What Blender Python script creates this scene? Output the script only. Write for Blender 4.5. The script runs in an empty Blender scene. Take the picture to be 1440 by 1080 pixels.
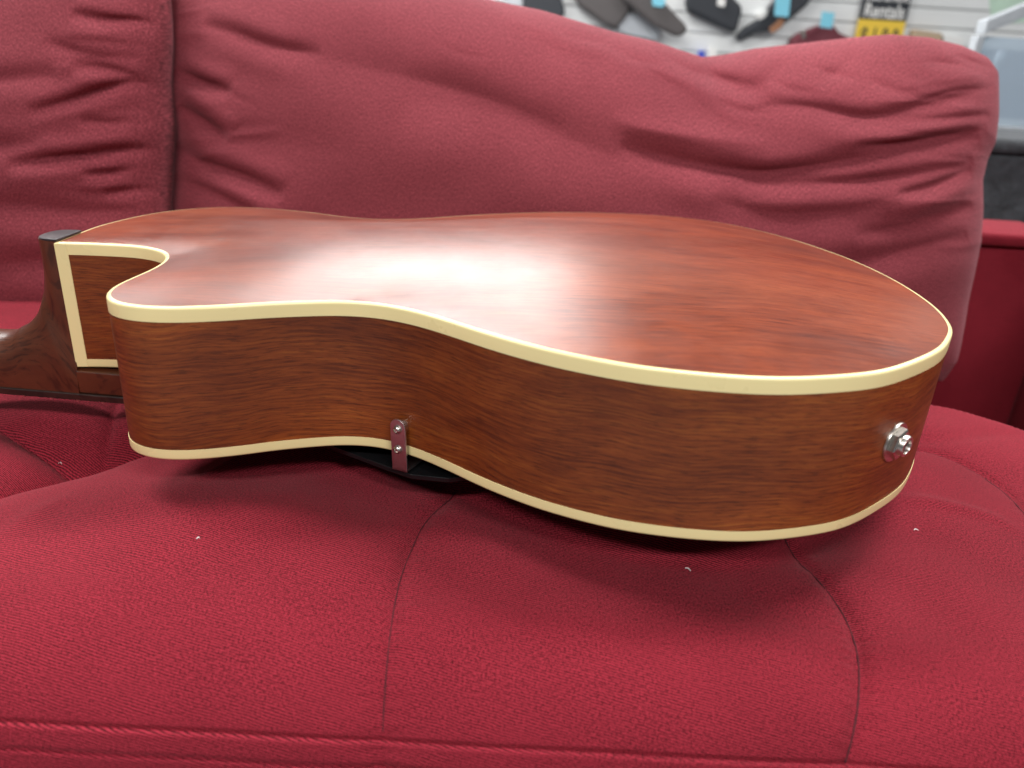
import bpy, bmesh, math, random
import numpy as np
from mathutils import Vector, Matrix
from mathutils.geometry import delaunay_2d_cdt

random.seed(4); rng = np.random.default_rng(4)
S = bpy.context.scene
COL = S.collection
R = math.radians

# ------------------------------------------------------------------ camera
PITCH, ROLL, CH, FPX = R(22.93), R(3.5), 0.1907, 1048.0      # focal length in photo pixels (1440 wide)
_fw = np.array([0, math.cos(PITCH), -math.sin(PITCH)])
_r0 = np.array([1., 0, 0]); _u0 = np.cross(_r0, _fw)
RT = math.cos(ROLL)*_r0 + math.sin(ROLL)*_u0
UP = -math.sin(ROLL)*_r0 + math.cos(ROLL)*_u0
CAM = np.array([0, 0, CH])
cam_d = bpy.data.cameras.new('camera'); cam = bpy.data.objects.new('camera', cam_d); COL.objects.link(cam)
cam_d.sensor_width = 36; cam_d.lens = FPX/1440*36; cam_d.clip_start = .01; cam_d.clip_end = 60
cam_d.dof.use_dof = True; cam_d.dof.focus_distance = .42; cam_d.dof.aperture_fstop = 7.0
m = Matrix.Identity(4)
for i in range(3):
    m[i][0], m[i][1], m[i][2], m[i][3] = RT[i], UP[i], -_fw[i], CAM[i]
cam.matrix_world = m
S.camera = cam

# ------------------------------------------------------------------ light of the shop: ceiling panels + soft ambient
w = bpy.data.worlds.new('World'); S.world = w; w.use_nodes = True
bg = w.node_tree.nodes['Background']; bg.inputs[0].default_value = (.86, .93, 1.0, 1); bg.inputs[1].default_value = .09
CEIL = 2.15
def panel(x, y, sx, sy, power, rz=0):
    l = bpy.data.lights.new('ceiling_panel', 'AREA'); l.shape = 'RECTANGLE'; l.size = sx; l.size_y = sy
    l.energy = power; l.color = (1.0, .985, .965)
    o = bpy.data.objects.new('ceiling_panel', l); COL.objects.link(o); o.location = (x, y, CEIL); o.rotation_euler = (0, 0, rz)
for (x, y, sx, sy, p) in [(-.62, 4.4, 1.7, .26, 64), (-.70, 2.9, 1.7, .26, 42), (-2.9, 4.2, 1.2, .3, 50), (-2.7, 2.2, 1.2, .3, 50), (2.6, 2.4, 1.2, .3, 45),
                  (-1.4, .95, 1.2, .3, 50), (.9, .95, 1.2, .3, 50), (-.9, -1.9, 1.2, .3, 64), (1.2, -1.9, 1.2, .3, 64)]:
    panel(x, y, sx, sy, p)
S.view_settings.view_transform = 'Standard'; S.view_settings.look = 'None'; S.view_settings.gamma = 1
S.view_settings.use_curve_mapping = False; S.view_settings.exposure = 0.12
S.cycles.caustics_reflective = False; S.cycles.caustics_refractive = False
S.render.resolution_x, S.render.resolution_y = 1024, 768

# ------------------------------------------------------------------ pixel helpers (photo pixels, 1440 x 1080)
def ray(x, y):
    d = _fw + (x-720)/FPX*RT - (y-540)/FPX*UP
    return d/np.linalg.norm(d)
def on_z(x, y, z):
    d = ray(x, y); return CAM + d*((z-CH)/d[2])
def on_plane(x, y, p, n):
    d = ray(x, y); return CAM + d*(np.dot(np.asarray(p)-CAM, n)/np.dot(d, n))
def to_px(P):
    q = np.asarray(P) - CAM; f = q @ _fw
    return np.stack([720 + FPX*(q @ RT)/f, 540 - FPX*(q @ UP)/f], -1)
def seg_dist(P, L):
    """distance of points P (n,2) to polyline L, and position 0..1 along it"""
    P = np.asarray(P); L = np.asarray(L, float); a, b = L[:-1], L[1:]; ab = b-a
    ln = np.sqrt((ab**2).sum(-1)); cum = np.concatenate([[0], np.cumsum(ln)])
    best = np.full(len(P), 1e9); pos = np.zeros(len(P))
    for k in range(len(a)):
        t = np.clip(((P-a[k]) @ ab[k])/(ln[k]**2+1e-12), 0, 1)
        d = np.sqrt(((P-a[k]-t[:, None]*ab[k])**2).sum(-1))
        u = d < best; best[u] = d[u]; pos[u] = (cum[k]+t[u]*ln[k])/cum[-1]
    return best, pos
def catmull(P, step, closed=False):
    P = np.asarray(P, float); n = len(P); out = []
    rngk = range(n if closed else n-1)
    for k in rngk:
        p1, p2 = P[k], P[(k+1) % n]
        p0 = P[(k-1) % n] if closed or k > 0 else 2*p1-p2
        p3 = P[(k+2) % n] if closed or k+2 < n else 2*p2-p1
        c = max(2, int(np.linalg.norm(p2-p1)/step)+1)
        for j in range(c):
            t = j/c
            out.append(.5*((2*p1)+(p2-p0)*t+(2*p0-5*p1+4*p2-p3)*t*t+(3*p1-p0-3*p2+p3)*t**3))
    if not closed: out.append(P[-1])
    return np.array(out)

# ------------------------------------------------------------------ object helpers
def tag(o, label=None, cat=None, group=None, kind=None):
    if label: o['label'] = label
    if cat: o['category'] = cat
    if group: o['group'] = group
    if kind: o['kind'] = kind
    return o
def empty(name, loc, label, cat, group=None):
    o = bpy.data.objects.new(name, None); COL.objects.link(o); o.location = loc; o.empty_display_size = .05
    return tag(o, label, cat, group)
WL = {}
def wloc(o): return WL.get(o.name, np.array(o.location)) if o else np.zeros(3)
def mesh(name, verts, faces, mat, parent=None, smooth=True, uv=None, origin=None):
    """verts in world coordinates; the object's origin is its parent's (or `origin`)"""
    verts = np.asarray(verts, float)
    o0 = wloc(parent) if parent else (np.asarray(origin, float) if origin is not None else np.zeros(3))
    me = bpy.data.meshes.new(name); me.from_pydata((verts-o0).tolist(), [], [list(map(int, f)) for f in faces]); me.update()
    if smooth:
        me.polygons.foreach_set('use_smooth', [True]*len(me.polygons))
    if uv is not None:
        l = me.uv_layers.new(name='UVMap'); uv = np.asarray(uv, float)
        idx = np.zeros(len(me.loops), int); me.loops.foreach_get('vertex_index', idx)
        l.data.foreach_set('uv', uv[idx].astype(np.float32).ravel())
    if mat: me.materials.append(mat)
    o = bpy.data.objects.new(name, me); COL.objects.link(o)
    if parent: o.parent = parent
    else: o.location = o0
    WL[o.name] = o0
    return o
def autosmooth(o, ang=40):
    me = o.data; bm = bmesh.new(); bm.from_mesh(me)
    bmesh.ops.recalc_face_normals(bm, faces=bm.faces)
    for e in bm.edges:
        e.smooth = not (len(e.link_faces) == 2 and e.calc_face_angle(0) > R(ang))
    bm.to_mesh(me); bm.free(); return o
def bevel(o, wd, seg=2, ang=30):
    md = o.modifiers.new('bevel', 'BEVEL'); md.width = wd; md.segments = seg; md.limit_method = 'ANGLE'; md.angle_limit = R(ang); return o
def grid_faces(nu, nv, cu=False, cv=False):
    f = []
    for i in range(nu if cu else nu-1):
        for j in range(nv if cv else nv-1):
            a, b = i*nv+j, ((i+1) % nu)*nv+j
            j2 = (j+1) % nv
            f.append((a, b, ((i+1) % nu)*nv+j2, i*nv+j2))
    return f
def box(name, lo, hi, mat, parent=None, bev=.0, rot=None, origin=None):
    lo, hi = np.array(lo, float), np.array(hi, float)
    v = np.array([[x, y, z] for x in (lo[0], hi[0]) for y in (lo[1], hi[1]) for z in (lo[2], hi[2])])
    if rot is not None:
        c = v.mean(0); v = (v-c) @ np.array(rot).T + c
    f = [(0, 1, 3, 2), (4, 6, 7, 5), (0, 4, 5, 1), (2, 3, 7, 6), (0, 2, 6, 4), (1, 5, 7, 3)]
    o = mesh(name, v, f, mat, parent, smooth=False, origin=origin)
    if bev: bevel(o, bev, 3)
    return o
def prism(name, poly3, nrm, th, mat, parent=None, bev=0, origin=None):
    """polygon (3-D points, planar) thickened by th along nrm"""
    P = np.asarray(poly3, float); n = len(P); Q = P+np.asarray(nrm)*th
    f = [tuple(range(n)), tuple(range(2*n-1, n-1, -1))]+[(i, i+n, (i+1) % n+n, (i+1) % n) for i in range(n)]
    o = mesh(name, np.vstack([P, Q]), f, mat, parent, smooth=False, origin=origin)
    autosmooth(o, 35)
    if bev: bevel(o, bev, 3)
    return o
def frame(n):
    n = np.asarray(n, float); n = n/np.linalg.norm(n)
    a = np.cross([0, 0, 1.], n); a /= np.linalg.norm(a); b = np.cross(n, a)
    return a, b, n
def lathe(name, c, n, prof, mat, parent, seg=32, sides=None):
    """profile [(radius, height along n)] turned round the axis n at c"""
    a, b, n = frame(n); k = sides or seg; V = []
    for r, h in prof:
        for i in range(k):
            t = 2*math.pi*(i+.25)/k; V.append(np.asarray(c)+n*h+(a*math.cos(t)+b*math.sin(t))*r)
    F = grid_faces(len(prof), k, cv=True)
    if prof[0][0] > 1e-6: F.append(tuple(range(k-1, -1, -1)))
    if prof[-1][0] > 1e-6: F.append(tuple((len(prof)-1)*k+i for i in range(k)))
    return autosmooth(mesh(name, V, F, mat, parent), 35)

# ------------------------------------------------------------------ materials
def newmat(name):
    mt = bpy.data.materials.new(name); mt.use_nodes = True
    nt = mt.node_tree; return mt, nt, nt.nodes['Principled BSDF']
class N:
    def __init__(s, nt): s.nt = nt
    def n(s, t, **k):
        o = s.nt.nodes.new(t)
        for a, b in k.items():
            if a.startswith('i_'):
                key = a[2:]; o.inputs[int(key) if key.isdigit() else key.replace('_', ' ')].default_value = b
            else: setattr(o, a, b)
        return o
    def l(s, a, b): s.nt.links.new(a, b)
    def coord(s, src, scale):
        m_ = s.n('ShaderNodeMapping'); m_.inputs['Scale'].default_value = scale; s.l(src, m_.inputs[0]); return m_.outputs[0]
    def noise(s, vec, scale, detail=4, rough=.55, dist=0):
        o = s.n('ShaderNodeTexNoise'); o.inputs['Scale'].default_value = scale; o.inputs['Detail'].default_value = detail
        o.inputs['Roughness'].default_value = rough; o.inputs['Distortion'].default_value = dist; s.l(vec, o.inputs['Vector']); return o.outputs[0]
    def ramp(s, fac, stops):
        o = s.n('ShaderNodeValToRGB'); el = o.color_ramp.elements
        while len(el) < len(stops): el.new(.5)
        for e, (p, c) in zip(el, stops): e.position = p; e.color = c if len(c) == 4 else (*c, 1)
        s.l(fac, o.inputs[0]); return o.outputs[0]
    def mix(s, a, b, fac, mode='MIX'):
        o = s.n('ShaderNodeMix', data_type='RGBA', blend_type=mode)
        for v, i in ((fac, 0), (a, 6), (b, 7)):
            if hasattr(v, 'links') or hasattr(v, 'is_linked'): s.l(v, o.inputs[i])
            else: o.inputs[i].default_value = v if i == 0 else (*v, 1)[:4]
        return o.outputs[2]
    def math(s, op, a, b=0.):
        o = s.n('ShaderNodeMath', operation=op)
        for v, i in ((a, 0), (b, 1)):
            if hasattr(v, 'is_linked'): s.l(v, o.inputs[i])
            else: o.inputs[i].default_value = v
        return o.outputs[0]
    def bump(s, h, strength, dist, nrm=None):
        o = s.n('ShaderNodeBump'); o.inputs['Strength'].default_value = strength; o.inputs['Distance'].default_value = dist
        s.l(h, o.inputs['Height'])
        if nrm: s.l(nrm, o.inputs['Normal'])
        return o.outputs[0]

def wood_mat(name, use_uv, dark, mid, light, rough, coat=.25, grain=1.0, bmp=.22):
    mt, nt, b = newmat(name); q = N(nt); tc = q.n('ShaderNodeTexCoord')
    src = tc.outputs['UV'] if use_uv else tc.outputs['Object']
    warp = q.noise(q.coord(src, (1, 1, 1)), 9, 2)                         # gentle waves in the grain
    wv = q.n('ShaderNodeVectorMath', operation='SCALE'); q.l(q.n('ShaderNodeCombineXYZ').outputs[0], wv.inputs[0])
    cmb = q.n('ShaderNodeCombineXYZ'); q.l(q.math('MULTIPLY', q.math('SUBTRACT', warp, .5), .022), cmb.inputs[1])
    add = q.n('ShaderNodeVectorMath', operation='ADD'); q.l(src, add.inputs[0]); q.l(cmb.outputs[0], add.inputs[1]); v = add.outputs[0]
    nt.nodes.remove(wv)
    fib = q.noise(q.coord(v, (34, 760, 34 if not use_uv else 1)), 1, 5, .66)
    band = q.noise(q.coord(v, (3.2, 40, 3)), 1, 4, .55, .6)
    pore = q.noise(q.coord(v, (120, 1500, 50)), 1, 2, .55)
    blot = q.noise(q.coord(v, (6, 11, 6)), 1, 3, .6, 1.0)
    base = q.ramp(q.math('ADD', q.math('MULTIPLY', fib, .66), q.math('MULTIPLY', band, .38)), [(.38, dark), (.53, mid), (.72, light)])
    base = q.mix(base, q.ramp(blot, [(.32, (.55, .46, .42)), (.5, (.92, .9, .9)), (.68, (1.28, 1.34, 1.3))]), .85, 'MULTIPLY')
    pm = q.ramp(pore, [(.53, (0, 0, 0)), (.64, (1, 1, 1))])
    dk = tuple(c*.28 for c in dark)
    base = q.mix(base, dk, q.math('MULTIPLY', pm, .62*grain))
    q.l(base, b.inputs['Base Color'])
    q.l(q.ramp(q.noise(q.coord(v, (60, 60, 60)), 1, 4), [(.3, (rough*.88,)*3), (.7, (rough*1.14,)*3)]), b.inputs['Roughness'])
    b.inputs['Coat Weight'].default_value = coat; b.inputs['Coat Roughness'].default_value = rough
    if bmp: q.l(q.bump(q.math('SUBTRACT', fib, q.math('MULTIPLY', pm, .7)), bmp, .0002), b.inputs['Normal'])
    return mt
M = {}
M['back'] = wood_mat('mahogany_back', False, (.125, .019, .006), (.215, .038, .0105), (.29, .064, .019), .315, .30, bmp=0, grain=.55)
M['side'] = wood_mat('mahogany_side', True, (.105, .019, .0035), (.215, .046, .0075), (.34, .098, .0155), .42, .08, grain=.75)
M['neckwood'] = wood_mat('mahogany_neck', False, (.085, .022, .009), (.115, .031, .012), (.14, .040, .016), .36)
M['rosewood'] = wood_mat('rosewood', False, (.016, .008, .005), (.035, .015, .010), (.06, .027, .018), .42)

def plain(name, col, rough=.5, metal=0., noise=.12, scale=40, bump=0., spec=.5):
    mt, nt, b = newmat(name); q = N(nt); tc = q.n('ShaderNodeTexCoord')
    nz = q.noise(tc.outputs['Object'], scale, 4)
    q.l(q.mix(tuple(c*(1-noise) for c in col), tuple(min(1, c*(1+noise)) for c in col), nz), b.inputs['Base Color'])
    q.l(q.ramp(nz, [(.3, (rough*.85,)*3), (.7, (min(1, rough*1.15),)*3)]), b.inputs['Roughness'])
    b.inputs['Metallic'].default_value = metal; b.inputs['Specular IOR Level'].default_value = spec
    if bump: q.l(q.bump(nz, .5, bump), b.inputs['Normal'])
    return mt
M['cream'] = plain('cream_binding', (.90, .77, .39), .30, noise=.05, scale=25)
M['nickel'] = plain('nickel', (.62, .58, .53), .30, 1.0, .08, 300)
M['satinmetal'] = plain('brushed_bracket', (.60, .52, .52), .34, 1.0, .1, 500)
M['black'] = plain('black_plastic', (.008, .008, .009), .22, noise=.2)
M['heelcap'] = plain('heel_cap_plastic', (.03, .028, .032), .42, noise=.2)
M['dark'] = plain('dark_hole', (.004, .004, .004), .8)

def fabric(name, col, col2, twill=1.0, sheen=.6, tint=(1.0, .50, .58)):
    mt, nt, b = newmat(name); q = N(nt); tc = q.n('ShaderNodeTexCoord'); v = tc.outputs['UV']
    big = q.noise(q.coord(v, (7, 7, 7)), 1, 4, .6)
    wob = q.noise(q.coord(v, (60, 60, 60)), 1, 2)
    # twill: fine slanted ridges broken by yarn noise
    sep = q.n('ShaderNodeSeparateXYZ'); q.l(v, sep.inputs[0])
    ph = q.math('ADD', q.math('ADD', q.math('MULTIPLY', sep.outputs[0], 1250.), q.math('MULTIPLY', sep.outputs[1], 4700.)), q.math('MULTIPLY', wob, 11.))
    tw = q.math('SINE', ph)
    yarn = q.noise(q.coord(v, (1050, 680, 1)), 1, 3, .75)
    fuzz = q.noise(q.coord(v, (1500, 1500, 1)), 1, 3, .7)
    mask = q.ramp(q.noise(q.coord(v, (11, 11, 11)), 1, 3), [(.32, (.25,)*3), (.62, (1,)*3)])
    h = q.math('ADD', q.math('MULTIPLY', q.math('MULTIPLY', tw, mask), .24*twill), q.math('ADD', q.math('MULTIPLY', yarn, 1.0), q.math('MULTIPLY', fuzz, .8)))
    c = q.ramp(q.math('ADD', q.math('MULTIPLY', big, .9), q.math('MULTIPLY', h, .22)), [(.42, col), (.95, col2)])
    c = q.mix(c, q.ramp(h, [(.70, (.30, .25, .27)), (.90, (.92, .92, .92)), (1.10, (1.95, 2.2, 2.1))]), .95, 'MULTIPLY')
    q.l(c, b.inputs['Base Color'])
    b.inputs['Roughness'].default_value = .88; b.inputs['Specular IOR Level'].default_value = .15
    b.inputs['Sheen Weight'].default_value = sheen; b.inputs['Sheen Roughness'].default_value = .42
    b.inputs['Sheen Tint'].default_value = (*tint, 1)
    q.l(q.bump(h, .55, .0006), b.inputs['Normal'])
    return mt
M['seat'] = fabric('crimson_upholstery', (.138, .0075, .0148), (.218, .0136, .0255), sheen=.10, tint=(1.0, .50, .52))
M['pillow'] = fabric('crimson_cushion_cover', (.165, .026, .036), (.235, .042, .055), twill=.12, sheen=.16, tint=(1.0, .64, .70))  # paler than the seat: veiling haze is worked into base colour and sheen

# ================================================================== the setting: floor and slatted shop wall
M['floor'] = plain('shop_carpet', (.16, .16, .17), .95, noise=.4, scale=300)
FLOOR = -.46
fl = mesh('floor', [(-5, -3, FLOOR), (5, -3, FLOOR), (5, 5.2, FLOOR), (-5, 5.2, FLOOR)], [(0, 1, 2, 3)], M['floor'], smooth=False)
tag(fl, kind='structure')
WY = 4.8; WK = WY/3.0
M['slat'] = plain('white_slatwall', (.80, .82, .82), .45, noise=.03, scale=8)
wall = box('wall', (-4, WY+.03, FLOOR), (5, WY+.12, 2.3), M['slat'])
tag(wall, kind='structure')
sz = FLOOR+.004
slm = None
while sz < 2.2:
    if slm is None:
        o = box('slat', (-4, WY, sz), (5, WY+.0295, sz+.094), M['slat'], wall, .006); slm = o.data; z0 = sz
    else:
        o = bpy.data.objects.new('slat', slm); COL.objects.link(o); o.parent = wall; o.location = (0, 0, sz-z0); bevel(o, .006, 3)
    sz += .1

# ================================================================== GUITAR (lies face down: its back is up, z = D; the face's rim is at z = 0)
D = .080
AX0, AX1 = np.array([-.277, .449]), np.array([.2405, .459])
OUT = np.array([(-277, 434.5), (-263, 437), (-240, 438.5), (-227, 437.5), (-214, 432), (-206, 424), (-201, 414), (-199, 404), (-198.3, 391), (-199.5, 376),
  (-200.6, 361), (-200, 350), (-197, 341), (-192, 333.5), (-185, 328.8), (-175, 326), (-160, 327), (-140, 333.5), (-121, 342), (-104, 348), (-90, 352), (-75, 353),
  (-61, 350), (-46, 343), (-28, 330.5), (-13, 319), (4, 308), (22, 298.5), (48, 289), (70, 285), (88, 283.7), (104, 284), (120, 286.5), (143, 293.3), (161, 301.5), (181, 316.5),
  (202, 336), (217, 356.5), (225.5, 371.5), (232, 390), (237, 412), (240, 440), (240.5, 472), (237, 508), (228, 546), (208, 594), (177, 634), (140, 655), (96, 659),
  (36, 646), (-20, 619), (-53, 597), (-79, 578), (-104, 567), (-129, 566), (-166, 577), (-202, 582), (-234, 574), (-257, 552), (-269, 528), (-276, 500), (-278.5, 480), (-278, 463)], float)/1000
curve = catmull(OUT, .0028)                     # open: from the near neck corner round the body to the far neck corner
for _ in range(10):
    curve[2:-2] = .5*curve[2:-2]+.25*(curve[1:-3]+curve[3:-1])
neck_end = np.linspace(curve[-1], curve[0], 12)[1:-1]
ring = np.vstack([curve, neck_end]); NR = len(ring); NC = len(curve)
def ring_normals(P):
    t = np.roll(P, -1, 0)-np.roll(P, 1, 0); n = np.stack([t[:, 1], -t[:, 0]], -1); n /= np.linalg.norm(n, axis=1)[:, None]; return n
rn = ring_normals(ring)
area = .5*np.sum(ring[:, 0]*np.roll(ring[:, 1], -1)-np.roll(ring[:, 0], -1)*ring[:, 1])
if area < 0: rn = -rn
arc = np.concatenate([[0], np.cumsum(np.linalg.norm(np.diff(ring, axis=0), axis=1))])
guitar = empty('guitar', (0, .47, -.02), 'red-brown archtop guitar with cream binding lying face down on the red sofa', 'guitar')
G = guitar
def inside(P, poly):
    x, y = P[:, 0], P[:, 1]; c = np.zeros(len(P), bool); a = poly; b = np.roll(poly, -1, 0)
    for i in range(len(a)):
        cond = (a[i, 1] > y) != (b[i, 1] > y)
        xi = (b[i, 0]-a[i, 0])*(y-a[i, 1])/(b[i, 1]-a[i, 1]+1e-15)+a[i, 0]
        c ^= cond & (x < xi)
    return c
def plate(name, inset, zed, rise, mat, sign, step=.0045, pw=1.0):
    """carved plate: outline inset, domed by solving a membrane over the outline"""
    B = ring-rn*inset
    gx, gy = np.meshgrid(np.arange(B[:, 0].min(), B[:, 0].max(), step), np.arange(B[:, 1].min(), B[:, 1].max(), step))
    P = np.stack([gx.ravel(), gy.ravel()], -1); P[:, 0] += (np.round((P[:, 1]-B[:, 1].min())/step) % 2)*step*.5
    P = P[inside(P, B)]; d, _ = seg_dist(P, np.vstack([B, B[:1]])); P = P[d > step*.55]
    V = np.vstack([B, P]); n = len(B)
    r = delaunay_2d_cdt([Vector(p) for p in V], [(i, (i+1) % n) for i in range(n)], [], 1, 1e-7)
    V2 = np.array([(v.x, v.y) for v in r[0]]); F = [f for f in r[2]]
    isb = np.array([any(o < n for o in og) if og else False for og in r[3]])
    E = np.array(r[1]); nv = len(V2)
    free = ~isb; wgt = np.ones(len(E))
    def A(x):
        x = np.where(free, x, 0); dlt = x[E[:, 0]]-x[E[:, 1]]
        return np.where(free, np.bincount(E[:, 0], dlt, nv)-np.bincount(E[:, 1], dlt, nv), 0)
    bb = free.astype(float); x = np.zeros(nv); rr = bb.copy(); p = rr.copy(); rs = rr@rr
    for _ in range(900):
        Ap = A(p); al = rs/(p@Ap); x += al*p; rr -= al*Ap; r2 = rr@rr
        if r2 < 1e-10*len(x): break
        p = rr+(r2/rs)*p; rs = r2
    h = rise*np.power(np.clip(x/x.max(), 0, 1), pw)
    o = mesh(name, np.column_stack([V2, np.full(nv, zed)+sign*h]), F, mat, G)
    bm = bmesh.new(); bm.from_mesh(o.data)
    for f in bm.faces:
        f.normal_update()
        if f.normal.z*sign < 0: f.normal_flip()
    bm.to_mesh(o.data); bm.free()
    return o
back = plate('back', .0017, D+.0001, .0150, M['back'], 1)
soundboard = plate('soundboard', .0015, .0001, .0135, M['neckwood'], -1, step=.009)
def sweep(name, prof, mat, lo=0, hi=None, closed=True, parent=G):
    """sweep a profile [(outward offset, z)] along the rim"""
    idx = np.arange(NR) if hi is None else np.arange(lo, hi)
    V, U = [], []
    run = 0
    for i in idx:
        tl = 0
        for j, (o, z) in enumerate(prof):
            q = ring[i]+rn[i]*o
            V.append((q[0], q[1], z)); U.append((arc[i], z))
    return mesh(name, V, grid_faces(len(idx), len(prof), cu=(hi is None)), mat, parent, uv=U)
# wooden ribs, split at the tail block so the grain runs along each
zs = [.0052, .012, .02, .03, .04, .05, .06, .0735]
side = autosmooth(sweep('side', [(0, z) for z in zs], M['side'], 0, NC, False), 60)
end_panel = sweep('neck_end_panel', [(0, z) for z in zs], M['side'], NC-1, NR, False)
end_panel.data.update()
def binding(name, z0, z1, flip):
    e = .0003
    if not flip: prof = [(-.002, z0), (e, z0), (e, z1-.0014), (e*.6, z1-.0006), (-.0003, z1-.0001), (-.0019, z1+.00015)]
    else: prof = [(-.0019, z0-.00015), (-.0003, z0+.0001), (e*.6, z0+.0005), (e, z0+.0012), (e, z1), (-.002, z1)]
    o = sweep(name, prof, M['cream']); return autosmooth(o, 60)
binding('back_binding', D-.0072, D, False)
binding('face_binding', 0., .0056, True)
# the binding strip that runs down the rib at the neck end
nb = curve[0]; tdir = (curve[3]-curve[0]); tdir /= np.linalg.norm(tdir); nn = np.array([tdir[1], -tdir[0]])
pts = []
for (a, z) in [(-.0003, .0005), (.0068, .0005), (.0068, D-.0005), (-.0003, D-.0005)]:
    q = nb+tdir*a+nn*.00045; pts.append((q[0], q[1], z))
prism('neck_end_binding', pts, (-nn[0], -nn[1], 0), .003, M['cream'], G, .0003)

# ---- neck with heel, in the guitar's axis frame
ad = (AX1-AX0)/np.linalg.norm(AX1-AX0)          # towards the tail
pd = np.array([ad[1], -ad[0]])                  # towards the camera
if pd[1] > 0: pd = -pd
NA = R(2.0)                                     # neck set angle
def nk(u, v, z):                                # u: distance from the joint towards the head, v: towards camera, z
    q = AX0-ad*u+pd*v; return np.array([q[0], q[1], z+math.tan(NA)*u])
zf = -.0165                                     # underside of the neck wood = fingerboard glue line
ridge_px = [(50, 345), (53.5, 362), (55.6, 382), (55, 402), (52.6, 419), (48, 437), (41, 449), (31, 459), (18.5, 465.6), (0, 473)]
npl = np.array([pd[0], pd[1], 0.]); pp = np.array([*(AX0+pd*.010), 0])
rid = []
for x, y in ridge_px:
    P = on_plane(x, y, pp, npl); u = np.dot(AX0-P[:2], ad); rid.append((u, P[2]-math.tan(NA)*u))
rid[0] = (rid[0][0], D+.0004)
lastu, lastz = rid[-1]
rid += [(lastu+.05, lastz-.0015), (lastu+.15, lastz-.0022), (lastu+.28, lastz-.003), (.36, lastz-.0035)]
rid = catmull(rid, .006)
V = []; nA = 25; K = len(rid)
for k, (u, z) in enumerate(rid):
    ks = np.argmin(np.abs(rid[:K, 1]-.040)) if k == 0 else ks
    ke = np.argmin(np.abs(rid[:, 0]-lastu)) if k == 0 else ke
    if k <= ks: t = k/ks; bu, bz = -.0002, rid[0, 1]+(zf-rid[0, 1])*t
    elif k < ke: t = (k-ks)/(ke-ks); bu, bz = -.0002+(u+.0002)*t, zf
    else: bu, bz = u, zf
    hw = .0180 if u < .05 else .0180+.0015*min(1, (u-.05)/.3)
    e_ = min(1, max(0, (bz+.012)/.02)); hw = hw-(hw-.0142)*e_*e_*(3-2*e_)
    for j in range(nA):
        a = -math.pi/2+math.pi*j/(nA-1); c = abs(math.cos(a))**.62; sn = math.copysign(abs(math.sin(a))**.8, a)
        V.append(nk(bu+(u-bu)*c, hw*sn, bz+(z-bz)*c))
neck = mesh('neck', V, grid_faces(K, nA)+[tuple(range(nA))]+[(k*nA, (k+1)*nA, (k+1)*nA+nA-1, k*nA+nA-1) for k in range(ks)], M['neckwood'], G)
autosmooth(neck, 50)
# flat cheeks of the neck block down to the fingerboard, and the tongue over the face
def bar(name, u0, u1, hw0, hw1, z0, z1, mat, parent, bev):
    P = [nk(u0, hw0, 0), nk(u1, hw1, 0), nk(u1, -hw1, 0), nk(u0, -hw0, 0)]
    V = [np.array([p[0], p[1], p[2]+z]) for z in (z0, z1) for p in P]
    F = [(3, 2, 1, 0), (4, 5, 6, 7), (0, 1, 5, 4), (1, 2, 6, 5), (2, 3, 7, 6), (3, 0, 4, 7)]
    o = mesh(name, V, F, mat, parent, smooth=False); bevel(o, bev, 2); return o
bar('neck_tongue', -.10, .0002, .0174, .0174, zf, -.0012, M['neckwood'], neck, .0008)
# heel cap: rounded plate following the heel's end
capu = rid[0][0]; V = []
outl = [((capu+.0006)*abs(math.cos(a))**.62-.001, .0142*math.copysign(abs(math.sin(a))**.8, a)) for a in np.linspace(math.pi/2, -math.pi/2, 23)]
cp = [nk(u, v, D+.0006-math.tan(NA)*u) for u, v in outl]
prism('heel_cap', cp, (0, 0, 1), .0012, M['heelcap'], neck, .0003)
fb = bar('fingerboard', -.118, .352, .0186, .0200, -.0212, zf, M['rosewood'], G, .0006)
# frets: scale 630 mm, nut 352 mm from the joint
NUT = .350
for k in range(1, 21):
    u = NUT-.630*(1-2**(-k/12.)); hw = .0186+(.0200-.0186)*((u+.118)/.47)
    V = []
    prof = [(-.0010, -.0206), (-.0008, -.0216), (0, -.0220), (.0008, -.0216), (.0010, -.0206)]
    for s_ in (1, -1):
        for du, z in prof: V.append(nk(u+du, s_*(hw+.0004), z))
    mesh('fret', V, [(i, i+1, i+6, i+5) for i in range(4)]+[(0, 1, 2, 3, 4), (9, 8, 7, 6, 5)], M['nickel'], fb, smooth=False)
bar('nut', .3525, .3575,   .0200, .0200, -.0232, zf+.002, M['cream'], G, .0005)
hs = [(.356, .0200), (.39, .030), (.42, .037), (.50, .040), (.545, .036), (.555, .02), (.55, 0)]
hp = [nk(u, v, -.003) for u, v in hs]+[nk(u, -v, -.003) for u, v in hs[-2::-1]]
prism('headstock', hp, (0, 0, -1), .015, M['neckwood'], G, .001)

# ---- hits on the rib, for the fittings
def side_hit(x, y):
    d = ray(x, y); best = None
    for i in range(NC-1):
        a, b = ring[i], ring[i+1]; e = b-a; n = np.array([e[1], -e[0]])
        den = d[:2]@n
        if abs(den) < 1e-9: continue
        t = ((a-CAM[:2])@n)/den; q = CAM+d*t; s_ = ((q[:2]-a)@e)/(e@e)
        if 0 <= s_ <= 1 and -.001 < q[2] < D and t > 0 and (best is None or t < best[0]): best = (t, q, rn[i])
    return best[1], np.array([*best[2], 0.])
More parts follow.
